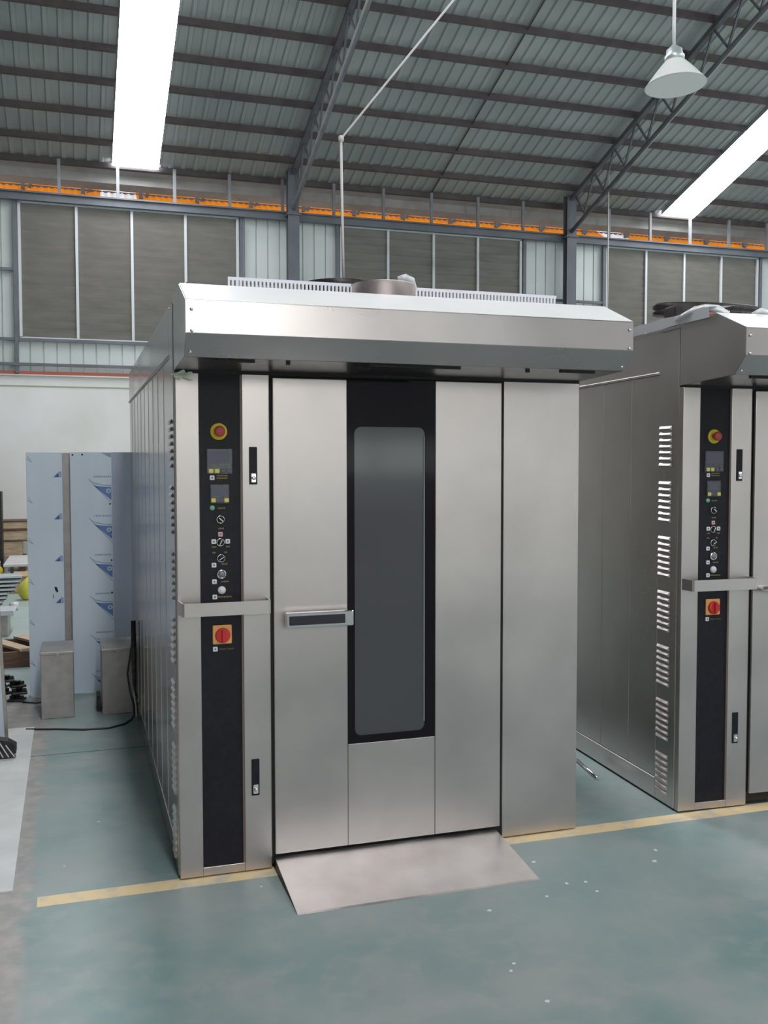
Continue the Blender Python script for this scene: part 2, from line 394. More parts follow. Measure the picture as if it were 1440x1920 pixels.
# trusses: lattice rafters at each column
def truss(cx, first, lm):
    t = thing('roof_truss', None, 'roof truss', (cx, 12.9, 6.1))
    def P(y, z): return (0, y-12.9, z-6.1)
    y0, y1 = 12.95, 1.0
    top = lambda y: roof_z(y)-.05
    bot = lambda y: roof_z(y)-.05-.52 if y < 12.2 else roof_z(y)-.05-.52-(y-12.2)*.12
    MB().bar(P(y0, top(y0)), P(y1, top(y1)), .09, .07).build('top_chord', truss_m, t)
    MB().tube([P(12.95, bot(12.95)), P(y1, bot(y1))], .04, 10).build('bottom_chord', lm, t)
    n = 17; st = (12.7-y1)/n; wb = None
    for k in range(n):
        ya = 12.7-k*st; ym = ya-st/2; yb = ya-st
        if k == 0 or True:
            a = MB().bar(P(ya, top(ya)), P(ym, bot(ym)), .03).build('web_bar', truss_m, t)
            b = MB().bar(P(ym, bot(ym)), P(yb, top(yb)), .03).build('web_bar', truss_m, t)
    return t
TL = {3.337: 'lattice roof truss with a lower pipe coloured as skylit, rising behind the hanging cord', 8.78: 'dark lattice roof truss on the right, behind the pendant lamp'}
for i, cx in enumerate(COLX):
    if i in (2, 3, 4, 5):
        t = truss(cx, i == 3, truss_l if i == 3 else truss_m)
        t['label'] = {2: 'lattice roof truss left of the frame, above the left window', 3: TL[3.337], 4: TL[8.78], 5: 'lattice roof truss beyond the right skylight'}[i]
# sag rod between the two trusses
for cx in (6.03,):
    mb = MB(); mb.tube([(cx, 13.2, roof_z(13.2)+.03), (cx, 1.2, roof_z(1.2)+.03)], .013, 6)
    tag(recenter(mb.build('sag_rod', purlin_m)), 'thin dark tie rod crossing the purlins midway between the trusses', 'rod')
# orange translucent canopy outside, seen through the slot under the eave
aw = thing('orange_canopy', 'orange translucent canopy outside, seen through the gap under the eave', 'canopy', (6, 14.3, 6.2))
def awz(y): return (y-14.3)*.62
def awsheet(xa, xb, m, nm):
    q = MB(); x = xa; pts = []
    while x < xb-1e-6: pts += [(x, 0), (x+.04, .02), (x+.08, 0)]; x += .12
    pts.append((xb, 0)); rows = []
    for y in (14.3, 17.3): rows.append([q.bm.verts.new((px-6, y-14.3, awz(y)+dz)) for px, dz in pts])
    for i in range(len(pts)-1): q.bm.faces.new((rows[0][i], rows[0][i+1], rows[1][i+1], rows[1][i]))
    return q.build(nm, m, aw)
patches = [(.16, .80), (10.78, 11.45)]
cur = -8
for a, b in patches:
    awsheet(cur, a, orange_m, 'canopy_sheet'); awsheet(a, b, clear_m, 'clear_panel'); cur = b
awsheet(cur, 22, orange_m, 'canopy_sheet')
for j, y in enumerate((14.62, 15.0, 15.32, 15.62)):
    MB().box((-14, y-14.3, awz(y)), (16, y-14.27, awz(y)+.035)).build('batten', rubber, aw)
for k in range(28):
    xx = -7.5+k*1.05
    MB().bar((xx-6, .85, awz(15.15)), (xx-6, .85, 1.3), .07).build('strut', rubber, aw)
    MB().bar((xx-5.9, .95, .58), (xx-5.7, .95, 1.1), .05).build('strut', rubber, aw)
# ================================================================= FLOOR MARKS
tag(MB().box((-.545, -.066, 0), (12, .024, .0012)).build('floor_line', yellow_line_m), 'worn yellow line painted on the floor along the oven fronts', 'floor marking')
struct(MB().box((-3.0, 1.96, 0), (0, 1.966, .0006)).build('trim_5', rubber))
MB_ = MB()
for (x, y, s, a) in [(1.44, -.27, .011, .3), (1.47, -.50, .010, 1), (1.55, -.51, .010, .6), (1.55, -.60, .009, .2), (1.34, -.58, .009, .8), (1.08, -.62, .011, .1), (1.0, -1.0, .008, .2), (.97, -1.04, .008, .5), (1.0, -1.24, .01, .2), (-.30, .78, .008, .5), (2.0, -.32, .012, .9), (1.93, -.42, .013, .4), (.55, -1.25, .006, 0), (.3, -.15, .006, .4), (-.45, .3, .005, 1)]:
    c, s2 = math.cos(a)*s, math.sin(a)*s
    MB_.prism([(x-c, y-s2), (x+s2, y-c), (x+c, y+s2), (x-s2*.6, y+c*.8)], 0.0003, .0022, 'z')
tag(MB_.build('paper_scraps', whitep), 'tiny white scraps scattered on the green floor before the ovens', 'litter', kind='stuff')
# ================================================================= OVENS
OW, OD, OH = 1.79, 3.2, 2.35
def disc(mb, x, y, z, r, t, n=24): return mb.lathe([(r, 0), (r, t*.7), (r*.9, t), (0.0, t)], (x, y, z), n, 'y')
def glyphs(mb, x0, x1, z, h, y):
    """row of small raised letter-like strokes, too small to read"""
    x = x0
    while x < x1:
        wd = random.uniform(.003, .0055); mb.box((x, y-.0008, z-h/2), (min(x+wd, x1), y, z+h/2*random.uniform(.5, 1))); x += wd+.002
def make_oven(label):
    t = thing('bakery_oven', label, 'oven')
    # carcass
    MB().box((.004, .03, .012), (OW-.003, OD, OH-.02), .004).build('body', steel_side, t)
    MB().box((.36, .010, .02), (1.43, .034, 2.05)).build('door_recess', rubber, t)
    MB().box((.003, 0.0, 2.04), (OW, .035, 2.068), .002).build('hood_rail', rubber, t)
    # front posts
    MB().box((0, 0, .008), (.092, .034, 2.045), .003, 2).build('front_stile', steel, t)
    MB().box((.263, 0, .008), (.375, .034, 2.045), .003, 2).build('front_stile', steel, t)
    MB().box((.0925, .002, .008), (.2625, .030, .042), .001).build('bottom_strip', steel, t)
    MB().box((1.418, 0, .008), (OW, .034, 2.045), .003, 2).build('front_panel', steel, t)
    MB().box((.2555, .002, .045), (.2625, .030, 2.042)).build('brown_edging', brown_edge, t)
    cp = MB().box((.0925, .008, .043), (.255, .031, 2.043)).build('control_panel', black, t)
    Y = .008
    def sub(mb, nm, m): return mb.build(nm, m, cp)
    # emergency stop
    sub(MB().lathe([(.034, 0), (.034, .003), (.031, .006), (0, .006)], (.171, Y, 1.813), 32, 'y'), 'button_collar', yellowp)
    sub(MB().lathe([(.012, .005), (.012, .02), (.020, .024), (.022, .030), (.020, .037), (.012, .041), (0, .042)], (.171, Y, 1.813), 28, 'y'), 'stop_button', redcap)
    # displays
    def display(x0, x1, z0, z1, keys):
        sub(MB().box((x0, Y-.006, z0), (x1, Y+.002, z1), .003), 'display', lcd)
        sub(MB().box((x0+.006, Y-.007, z0+(z1-z0)*.42), (x1-.012, Y-.006, z1-.01)), 'display_screen', keyg)
        for kx, mm in keys:
            sub(MB().box((kx-.0095, Y-.010, z0+.005), (kx+.0095, Y-.005, z0+.022), .002), 'display_key', mm)
    display(.121, .225, 1.642, 1.745, [(.138, paleyel), (.162, paleyel), (.186, keyg), (.209, keyg)])
    display(.134, .211, 1.524, 1.602, [(.147, paleyel), (.164, keyg), (.181, keyg), (.199, paleyel)])
    def square(x, z, m=whitep, s=.0095):
        sub(MB().box((x-s, Y-.004, z-s), (x+s, Y+.001, z+s), .002), 'symbol_tag', m)
        sub(MB().box((x-s*.3, Y-.0045, z-s*.3), (x+s*.3, Y-.004, z+s*.4)), 'symbol', keyg if m is whitep else redcap)
    square(.143, 1.628); square(.174, 1.400, pinkp); square(.147, 1.371); square(.203, 1.371); square(.147, 1.276); square(.148, 1.209); square(.149, 1.147)
    square(.149, .935)
    sub(MB().lathe([(.0105, 0), (.0105, .003), (.009, .006), (0, .007)], (.142, Y, 1.507), 20, 'y'), 'indicator_lamp', greenp)
    def knob(x, z, ang, r=.0165):
        sub(MB().lathe([(r, 0), (r, .004), (r*.82, .006), (r*.82, .003), (0.0, .003)], (x, Y, z), 28, 'y'), 'knob_ring', chrome)
        sub(MB().lathe([(r*.72, .003), (r*.68, .012), (0, .013)], (x, Y, z), 24, 'y'), 'rotary_knob', rubber)
        c, s = math.cos(ang), math.sin(ang)
        sub(MB().bar((x-c*r*.62, Y-.0145, z-s*r*.62), (x+c*r*.62, Y-.0145, z+s*r*.62), .0045, .004), 'knob_pointer', chrome)
    knob(.175, 1.460, -.75); knob(.174, 1.368, -2.0); knob(.176, 1.303, .6)
    sub(MB().lathe([(.020, 0), (.020, .005), (.016, .008), (.0145, .008), (.0145, .004), (0, .004)], (.177, Y, 1.239), 30, 'y'), 'button_ring', chrome)
    sub(MB().lathe([(.0135, .003), (.0125, .009), (0, .010)], (.177, Y, 1.239), 26, 'y'), 'push_button', greyp)
    sub(MB().lathe([(.0165, 0), (.0165, .005), (.013, .011), (.006, .014), (0, .0145)], (.177, Y, 1.174), 26, 'y'), 'lamp_button', whitep)
    # rows of lettering
    for x0, x1, z in [(.162, .206, 1.637), (.162, .206, 1.627), (.165, .195, 1.506), (.166, .188, 1.424), (.139, .158, 1.350), (.196, .212, 1.350), (.141, .155, 1.327), (.190, .200, 1.327), (.178, .201, 1.280), (.176, .206, 1.209), (.160, .217, 1.147)]:
        g = MB(); glyphs(g, x0, x1, z, .0065, Y); sub(g, 'lettering', textyel)
    # main switch
    sub(MB().box((.139, Y-.006, .955), (.216, Y+.001, 1.032), .003), 'switch_plate', orangep)
    sub(MB().lathe([(.0305, .005), (.0305, .012), (.0285, .018), (.024, .020), (0, .020)], (.179, Y, .991), 34, 'y', False), 'switch_disc', redp)
    sub(MB().box((.173, Y-.034, .964), (.185, Y-.016, 1.018), .003), 'switch_grip', redp)
    cu = bpy.data.curves.new('switch_text', 'FONT'); cu.body = 'Power Switch'; cu.size = .0105; cu.extrude = .0003; cu.align_x = 'LEFT'
    to = bpy.data.objects.new('tmp', cu); C.objects.link(to); dg = bpy.context.evaluated_depsgraph_get()
    me = bpy.data.meshes.new_from_object(to.evaluated_get(dg)); bpy.data.objects.remove(to)
    me.transform(Matrix.Translation((.166, Y-.0006, .931)) @ Matrix.Rotation(math.pi/2, 4, 'X'))
    me.materials.append(textyel); tx = bpy.data.objects.new('switch_lettering', me); C.objects.link(tx); tx.parent = cp
    # grab bar across the control column
    g = MB(); zt, zb = 1.137, 1.084
    g.prism([(.004, 0), (.010, -.078), (.018, -.086), (.352, -.086), (.360, -.080), (.366, 0), (.360, 0), (.354, -.078), (.350, -.081), (.020, -.081), (.016, -.076), (.010, 0)], zb, zt, 'z')
    g.build('grab_bar', steel, t)
    # latches
    for z0, z1 in ((1.600, 1.752), (.320, .472)):
        l = MB().box((.291, -.003, z0), (.324, .004, z1), .0015).build('latch', black, t)
        MB().box((.297, -.009, z0+.008), (.319, -.002, z0+.046), .003).build('latch_lever', chrome, l)
        MB().lathe([(.008, 0), (.008, .006), (.004, .008), (0, .008)], (.308, -.008, z0+.026), 16, 'y').build('lock_barrel', chrome, l)
    # door
    d = MB().box((.387, .004, .066), (1.402, .020, 2.03)).build('door', rubber, t)
    MB().box((.387, -.012, .066), (.699, .012, 2.032), .003, 2).build('door_panel', steel, d)
    MB().box((1.093, -.012, .066), (1.402, .012, 2.036), .003, 2).build('door_panel', steel, d)
    MB().box((.7005, -.011, .066), (1.0915, .012, .500), .002, 2).build('door_panel', steel, d)
    # window: printed border with rounded opening, pane set a little behind
    def rr(x0, x1, z0, z1, r, n=6):
        P = []
        for cx, cz, a0 in ((x1-r, z1-r, 0), (x0+r, z1-r, 90), (x0+r, z0+r, 180), (x1-r, z0+r, 270)):
            for k in range(n+1):
                a = math.radians(a0+90*k/n); P.append((cx+r*math.cos(a), cz+r*math.sin(a)))
        return P
    q = MB(); inner = rr(.732, 1.047, .532, 1.838, .03)
    outer = []
    for (x, z) in inner:
        ox = .7005 if x < .76 else (1.0915 if x > 1.02 else x); oz = .503 if z < .57 else (2.036 if z > 1.8 else z)
        outer.append((ox, oz))
    # outer corner handling: push arc points onto the rectangle
    vi = [q.bm.verts.new((x, -.008, z)) for x, z in inner]; vo = [q.bm.verts.new((x, -.008, z)) for x, z in outer]
    vb = [q.bm.verts.new((x, .008, z)) for x, z in inner]
    n = len(inner)
    for k in range(n):
        a, b = k, (k+1) % n
        try: q.bm.faces.new((vo[a], vo[b], vi[b], vi[a]))
        except ValueError: pass
        q.bm.faces.new((vi[a], vi[b], vb[b], vb[a]))
    bmesh.ops.remove_doubles(q.bm, verts=q.bm.verts, dist=1e-5); bmesh.ops.dissolve_degenerate(q.bm, edges=q.bm.edges, dist=1e-6)
    bmesh.ops.recalc_face_normals(q.bm, faces=q.bm.faces)
    q.build('window_border', glassblk, d)
    q = MB(); q.prism(rr(.730, 1.049, .530, 1.840, .03), -.0045, .002, 'y'); q.build('window_pane', winglass, d)
    q = MB(); q.box((1.040, -.0075, .57), (1.0465, -.004, 1.80), .001); q.build('pane_edge', greyp, d)
    return t, d
oven, door = make_oven('large stainless steel rack oven in the centre with a steel ramp at its door')
oven_right = copy_tree(oven); oven_right['label'] = 'second stainless steel rack oven, partly cut off at the right edge'
door_right = [c for c in oven_right.children if c.name.startswith('door') and not c.name.startswith('door_recess')][0]
# handle of the centre oven: box grip with dark inlay
hb = MB(); hb.box((.425, -.075, 1.015), (.709, -.050, 1.080), .006, 2); hb.box((.440, -.052, 1.035), (.470, -.010, 1.065), .003); hb.box((.665, -.052, 1.035), (.695, -.010, 1.065), .003)
hb.build('door_handle', chrome, door)
MB().box((.437, -.078, 1.028), (.672, -.072, 1.066), .002).build('handle_inlay', inlay, door)
# handle of the right oven: curved chrome lever
hb = MB(); hb.tube([(.40, -.012, 1.085), (.405, -.05, 1.085), (.425, -.085, 1.085), (.47, -.095, 1.080), (.55, -.10, 1.066), (.63, -.095, 1.056), (.66, -.06, 1.052), (.665, -.012, 1.052)], [.022, .021, .021, .020, .019, .018, .018, .018], 14)
for v in hb.bm.verts: v.co.z = 1.075+(v.co.z-1.075)*.8
hb.build('door_handle', chrome, door_right)
# hoods
def hood(t, fy=-.43, em=steel_side, xr=OW+.003):
    prof = [(fy+.225, 2.352), (fy, 2.258), (fy, 2.142), (fy+.075, 2.066), (.03, 2.052), (.03, 2.352)]
    q = MB(); q.prism(prof, 0, xr)
    es = [e for e in q.bm.edges if abs(e.verts[0].co.x-e.verts[1].co.x) > .5 and abs(e.verts[0].co.y-fy) < .3]
    bmesh.ops.bevel(q.bm, geom=es, offset=.002, segments=1, affect='EDGES')
    for f in q.bm.faces: f.smooth = False
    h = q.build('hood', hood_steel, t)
    MB().prism([(fy+.225, 2.353), (fy+.002, 2.2595), (fy+.002, 2.2615), (fy+.225, 2.3555)], .001, xr-.001).build('hood_slope', slope_m, h)
    sd = MB().prism([(p[0], p[1]) for p in [(fy+.225, 2.350), (fy+.003, 2.257), (fy+.003, 2.143), (fy+.077, 2.068), (.03, 2.054), (.03, 2.350)]], -.002, .0005).build('hood_end', em, h)
    for xx in (.018, xr-.018):
        for yy, zz, dn in ((fy-.002, 2.225, 0), (fy-.002, 2.15, 0), (fy+.055, 2.082, 1)):
            MB().lathe([(.006, 0), (.006, .002), (.003, .0045), (0, .005)], (xx, yy, zz), 12, 'y').build('rivet', chrome, h)
    for x0, x1 in ((.10, .26), (.70, 1.08), (1.52, 1.68)):
        MB().box((x0, fy+.105, 2.056), (x1, fy+.118, 2.0655)).build('hood_slot', rubber, h)
    for x0 in (.38, 1.37): MB().box((x0, fy+.11, 2.053), (x0+.014, fy+.124, 2.066)).build('hood_slot', rubber, h)
    return h
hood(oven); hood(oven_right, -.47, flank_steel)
# left flanks: post with louvres, folded panels, skirt
def flank(t, lm, fm):
    MB().box((-.004, .034, .01), (.006, .205, 2.32), .002).build('side_post', fm, t)
    sp = t.children[-1]
    lv = None
    for g in range(7):
        for k in range(7):
            z = 1.856-g*.2685-k*.0297
            if lv is None:
                q = MB()
                prof = [(0, -.010), (-.008, -.008), (-.009, -.003), (0, .009)]
                q.prism([(p[0], p[1]) for p in prof], -.054, .054, 'y')
                # pull in the ends so each louvre is a pressed scoop
                for v in q.bm.verts:
                    if abs(v.co.x) > .005: v.co.y *= .88
                lv = q.build('louvre', lm, sp)
            else: lv = copy_part(lv, sp)
            lv.location = (-.004, .145, z)
    ys = [.207, .48, .785, 1.09, 1.395, 1.70, 2.005, 2.31, 2.615, 2.92, OD]
    for a, b in zip(ys, ys[1:]):
        if b < OD: MB().box((-.0035, b-.003, .115), (.004, b+.003, 2.118), .0008).build('seam_rib', steel, t)
        MB().box((-.002, a+.001, .115), (.006, b-.001, 2.118), .0015).build('side_panel', fm, t)
    MB().box((-.006, .206, .01), (.006, OD, .113), .003).build('base_skirt', fm, t)
    MB().box((-.004, .206, 2.132), (.006, OD, 2.33), .002).build('upper_side_panel', fm, t)
    MB().box((-.009, .206, 2.119), (.004, OD, 2.131), .002).build('panel_ledge', steel, t)
    MB().box((.01, .03, OH-.02), (OW, OD, OH-.008)).build('top_panel', steel, t)
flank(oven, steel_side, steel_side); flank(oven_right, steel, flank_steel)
# top gear: round drive pulley lying flat on a small motor
def drive(t, x, y, z, r, sq=1.0):
    q = MB(); q.lathe([(r*.25, -.02), (r, -.02), (r, .004), (r*.97, .01), (r, .016), (r, .045), (r*.93, .05), (r*.25, .05)], (x, y, z), 40)
    for v in q.bm.verts: v.co.y = y+(v.co.y-y)*sq
    q.build('drive_pulley', iron_m, t)
    MB().lathe([(.05, 0), (.05, z-OH-.0), (.03, z-OH+.02)], (x, y, OH-.01), 16).build('pulley_shaft', steel_dull, t)
drive(oven_right, .78, 1.0, 2.565, .355, .35)
drive(oven, .935, 1.0, 2.566, .19)
MB().box((.44, .80, OH-.01), (.56, .92, 2.575), .01).build('gear_motor', iron_m, oven_right)
MB().box((.50, .86, 2.50), (1.02, .92, 2.555), .01).build('red_belt_guard', redpaint, oven_right).location = (.1, 0, .0)
# white slotted tray along the hood top of the centre oven
tr = MB(); ty = .15; z0, z1 = OH-.0075, 2.458; xa, xb = .235, 1.75
tr.box((xa, ty, z1-.013), (xb, ty+.012, z1)); tr.box((xa, ty, z0), (xb, ty+.012, z0+.05))
x = xa
while x < xb-.006:
    tr.box((x, ty, z0+.05), (x+.009, ty+.012, z1-.013)); x += .0165
tr.box((xa, ty+.10, z0), (xb, ty+.112, z1-.03))
tag(tr.build('slotted_tray', slot_m), 'long white slotted cable tray standing on top of the centre oven', 'tray')
# round duct collar in front of the tray
dk = thing('duct_collar', 'round steel duct collar with plastic wrap on top of the centre oven', 'duct', (.86, .0, 2.3535))
MB().lathe([(.13, .0), (.13, .072), (.135, .076), (.12, .076), (.115, .07), (.115, .03), (.0, .03)], (0, 0, 0), 36).build('collar', steel, dk)
q = MB(); q.tube([(.06, -.02, .10), (.09, -.03, .108), (.12, -.02, .10), (.14, .0, .075), (.142, 0.01, .045)], [.012, .017, .016, .012, .007], 8); q.build('wrap_scrap', wrap_m, dk)
q = MB(); R2 = random.Random(5)
for k in range(12):
    x0, z0 = R2.uniform(-.02, .05), 2.05+R2.uniform(-.035, .035); a = R2.uniform(-.3, .3); l = R2.uniform(.02, .05)
    q.prism([(x0, z0), (x0+l*math.cos(a), z0+l*math.sin(a)), (x0+l*.8, z0+l*math.sin(a)+.010), (x0+.004, z0+.007)], -.012-.003*k, -.010-.003*k, 'y')
q.build('film_tatter', nmat('greenish_film_shred', (.55, .66, .50), .3), oven)
# thing: small bracket on the rear of the hood, left
tag(MB().box((.035, -.10, 2.352), (.075, -.06, 2.38), .004).build('hood_bracket', iron_m), 'small dark clip on the left top corner of the hood', 'clip')
# protective film on the right oven's top edge
q = MB(); pts = []
ys = [-.22+.10*k for k in range(22)]
R_ = random.Random(3)
for i, y in enumerate(ys):
    zt = 2.385+R_.uniform(-.004, .005); zb = 2.337+R_.uniform(-.003, .003)
    pts.append(((-.008+R_.uniform(-.004, .002)), y, zt, zb))
A = [q.bm.verts.new((p[0]-.004, p[1], p[3])) for p in pts]; B = [q.bm.verts.new((p[0]-.008, p[1], p[2])) for p in pts]; Cc = [q.bm.verts.new((.10+.02*R_.random(), p[1], p[2]+.012)) for p in pts]
for i in range(len(pts)-1):
    q.bm.faces.new((A[i], A[i+1], B[i+1], B[i])); q.bm.faces.new((B[i], B[i+1], Cc[i+1], Cc[i]))
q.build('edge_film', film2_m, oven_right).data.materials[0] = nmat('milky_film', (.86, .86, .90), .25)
q = MB(); q.tube([(-.012, .05, 2.362), (-.008, -.02, 2.372), (.0, -.09, 2.382), (.01, -.16, 2.388), (.03, -.21, 2.375), (.06, -.25, 2.355)], [.010, .020, .022, .020, .014, .006], 9)
for v in q.bm.verts: v.co += Vector((R_.uniform(-.005, .005), R_.uniform(-.006, .006), R_.uniform(-.004, .006)))
q.build('wrap_scrap', wrap_m, oven_right)
q = MB(); q.tube([(.22, -.20, 2.362), (.26, -.21, 2.376), (.31, -.2, 2.37), (.35, -.19, 2.36)], [.008, .016, .014, .006], 8); q.build('wrap_scrap', wrap_m, oven_right)
oven_right.location = (2.359, .030, 0); oven_right.rotation_euler = (0, 0, -.04966)
# ramp
rp = thing('entry_ramp', 'sloping steel ramp lying at the centre oven door', 'ramp', (.88, -.2, 0))
q = MB(); x0, x1 = -.495, .505
q.prism([(.20, .052), (-.225, .004), (-.235, .0005), (-.225, 0.0005), (.20, .046)], x0, x1, 'x'); q.build('ramp_plate', ramp_steel, rp)
for xx in (x0+.001, x1-.007):
    MB().prism([(.19, .0005), (-.20, .0005), (-.20, .003), (.19, .046)], xx, xx+.006, 'x').build('side_cheek', iron_m, rp)
# steel rod between the ovens
tag(recenter(MB().tube([(2.30, .90, .009), (2.245, .585, .009)], .009, 12).build('steel_rod', chrome)), 'thin bright steel rod lying on the floor between the ovens', 'rod')
# ================================================================= PENDANT LAMP, CORDS
lt = thing('bell_lamp', 'white metal high-bay lamp hanging from a rod under the roof', 'lamp', (4.325, 3.0, 4.76)); LR = Matrix.Rotation(math.radians(-1.5), 4, 'Y') @ Matrix.Rotation(math.radians(-3), 4, 'X')
MB().lathe([(.245, 0), (.235, .012), (.165, .10), (.10, .175), (.075, .20), (.070, .20), (.095, .17), (.158, .098), (.228, .010), (.24, -.002)], (0, 0, 0), 40).build('lamp_shade', lamp_m, lt)
MB().lathe([(.078, .195), (.080, .235), (.068, .25), (.062, .29), (.035, .31), (.02, .33), (0, .33)], (0, 0, 0), 28).build('lamp_cap', alu_m, lt)
MB().lathe([(0, .03), (.03, .035), (.05, .07), (.045, .12), (.03, .17), (.03, .20), (0, .2)], (0, 0, 0), 22).build('bulb', whitep, lt)
for ch in lt.children: ch.data.transform(LR)
MB().tube([(-.009, .017, .322), (-.008, .02, .5), (.05, .08, roof_z(3)-4.76)], .014, 10).build('stem', lamp_m, lt)
def cord(pts, r, nm, label, m=cord_m): return tag(MB().tube(pts, r, 8).build(nm, m), label, 'cord')
cd = thing('ceiling_cord', 'pale cord dropping straight onto the centre oven and running up to the roof', 'cord', (.955, 1.0, 3.36))
MB().tube([(0, 0, 0), (.005, 0, -.40), (.012, 0, -.78)], .0075, 8).build('drop', cord_m, cd)
MB().tube([(0, 0, 0), (1.025, 1, 1.295), (4.58, 4.5, 5.82)], [.006, .0075, .012], 8).build('run', cord_m, cd)
MB().lathe([(0, -.02), (.014, -.012), (.016, 0), (.012, .014), (0, .02)], (0, 0, 0), 10).build('knot', cord_m, cd)
wy = 11.95; 
cord([(9.05, 11.95, roof_z(11.95)), (9.05, 11.95, 3.2)], .012, 'hanging_wire', 'thin grey wire hanging from a purlin above the right oven', cord_m)
# ================================================================= LEFT BACKGROUND
def film_print_big(p, x1, z, s=1.0):
    """curved triangular film print with a gear-shaped mark; right side is cut by the fold"""
    y = -.0008
    P = [(x1-.165*s, z), (x1-.12*s, z-.028*s), (x1-.06*s, z-.042*s), (x1, z-.045*s), (x1, z-.052*s), (x1-.06*s, z-.049*s), (x1-.115*s, z-.037*s)]
    MB().prism(P, y, .0002, 'y').build('film_print', print_t, p)
    P = [(x1-.165*s, z), (x1, z-.185*s), (x1, z-.178*s), (x1-.160*s, z+.002*s)]
    MB().prism(P, y, .0002, 'y').build('film_print', print_t, p)
    P = [(x1-.125*s, z-.048*s), (x1-.09*s, z-.054*s), (x1-.002, z-.060*s), (x1-.002, z-.158*s)]
    MB().prism(P, y, .0002, 'y').build('film_print', print_m, p)
    q = MB()
    for k in range(8):
        a = k*math.pi/4; c = (x1-.022*s+.012*s*math.cos(a), z-.088*s+.012*s*math.sin(a)); r = .007*s
        q.prism([(c[0]+r*math.cos(b*math.pi/3), c[1]+r*math.sin(b*math.pi/3)) for b in range(6)], y-.0006, y, 'y')
    q.build('film_print', film_m, p)
    g = MB(); x = x1-.125*s
    while x < x1-.01:
        wd = random.uniform(.006, .011); g.box((x, y, z+.010*s), (min(x+wd, x1), 0, z+.022*s)); x += wd+.003
    g.build('film_print', print_t, p)
# panel A
A = thing('filmed_sheet', 'tall narrow panel in blue-white film, leftmost, behind the small steel box', 'panel', (-.712, 3.47, 0))
MB().box((0, 0, .004), (.246, .012, 1.775), .002).build('film_face', film_m, A)
MB().box((.240, .0122, .004), (.246, .10, 1.772), .001).build('side_return', steel_dull, A)
MB().box((0, .0122, .004), (.006, .10, 1.772), .001).build('side_return', steel_dull, A)
for k in range(6):
    z = 1.615-k*.305
    if k < 4:
        MB().prism([(.180, z-.022), (.240, z-.022), (.240, z+.018), (.226, z+.022)], -.0008, .0002, 'y').build('film_print', print_t, A)
        MB().prism([(.190, z-.020), (.222, z-.020), (.218, z+.010)], -.0014, -.0006, 'y').build('film_print', print_d, A)
    zz = 1.765-k*.295
    if zz > .2:
        MB().prism([(.003, zz-.040), (.038, zz-.065), (.042, zz-.062), (.005, zz-.034)], -.0008, .0002, 'y').build('film_print', print_t, A)
        MB().prism([(.008, zz-.018), (.034, zz-.060), (.037, zz-.058), (.012, zz-.016)], -.0008, .0002, 'y').build('film_print', print_t, A)
MB().prism([(.178, .80), (.196, .795), (.205, .765), (.196, .755), (.182, .775)], -.001, .0, 'y').build('torn_hole', rubber, A)
MB().prism([(.168, .745), (.172, .742), (.172, .710), (.167, .722)], -.001, .0, 'y').build('torn_hole', rubber, A)
# steel upright between
tag(recenter(MB().box((-.485, 3.60, .004), (-.36, 3.66, 1.775), .003).build('steel_upright', steel_dull)), 'narrow bare steel upright between the two film-wrapped panels', 'panel')
# panel B
B = thing('filmed_sheet', 'wide folded panel in blue-white film with printed marks, beside the centre oven', 'panel', (-.412, 3.48, 0))
MB().prism([(0, .0), (.288, -.0), (.294, .012), (.0, .012)], .004, 1.775, 'z').build('film_face', film_m, B)
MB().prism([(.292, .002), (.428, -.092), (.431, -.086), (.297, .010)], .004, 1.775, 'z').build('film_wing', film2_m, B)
MB().box((0, .012, .004), (.006, .09, 1.775)).build('side_return', steel_dull, B)
for k in range(6): film_print_big(B, .288, 1.580-k*.287)
P = [(.215, 1.772), (.288, 1.772), (.288, 1.735), (.262, 1.745)]
MB().prism(P, -.0008, .0002, 'y').build('film_print', print_t, B)
for x, z in ((.018, 1.755), (.085, 1.757), (.275, 1.395), (.275, 1.19), (.281, .98), (.281, .74)):
    MB().lathe([(.0065, 0), (.0065, .001), (0, .0012)], (x, 0, z), 12, 'y').build('punched_hole', rubber, B)
# more wrapped sheet behind the oven's corner, mirrored in its flank
# two steel boxes
def steel_box(x0, x1, y0, y1, h, label):
    t = thing('steel_box', label, 'box', ((x0+x1)/2, (y0+y1)/2, 0)); a, b = (x1-x0)/2, (y1-y0)/2
    MB().box((-a, -b, 0), (a, b, h-.012), .003).build('case', steel_dull, t)
    MB().box((-a-.003, -b-.003, h-.02), (a+.003, b+.003, h), .003).build('lid', steel_dull, t)
    MB().box((-a*.1, -b-.006, h-.035), (a*.15, -b-.002, h-.008), .002).build('lid_tab', steel_dull, t)
    return t
steel_box(-.616, -.408, 2.80, 3.22, .445, 'small upright steel box standing alone on the floor, left of the other box')
steel_box(-.228, -.022, 2.80, 3.24, .445, 'small upright steel box tucked against the rear corner of the centre oven')
tag(recenter(MB().box((-.262, 2.90, 0), (-.236, 3.05, .11), .004).build('dark_offcut', iron_m)), 'small black block on the floor beside the second steel box', 'block')
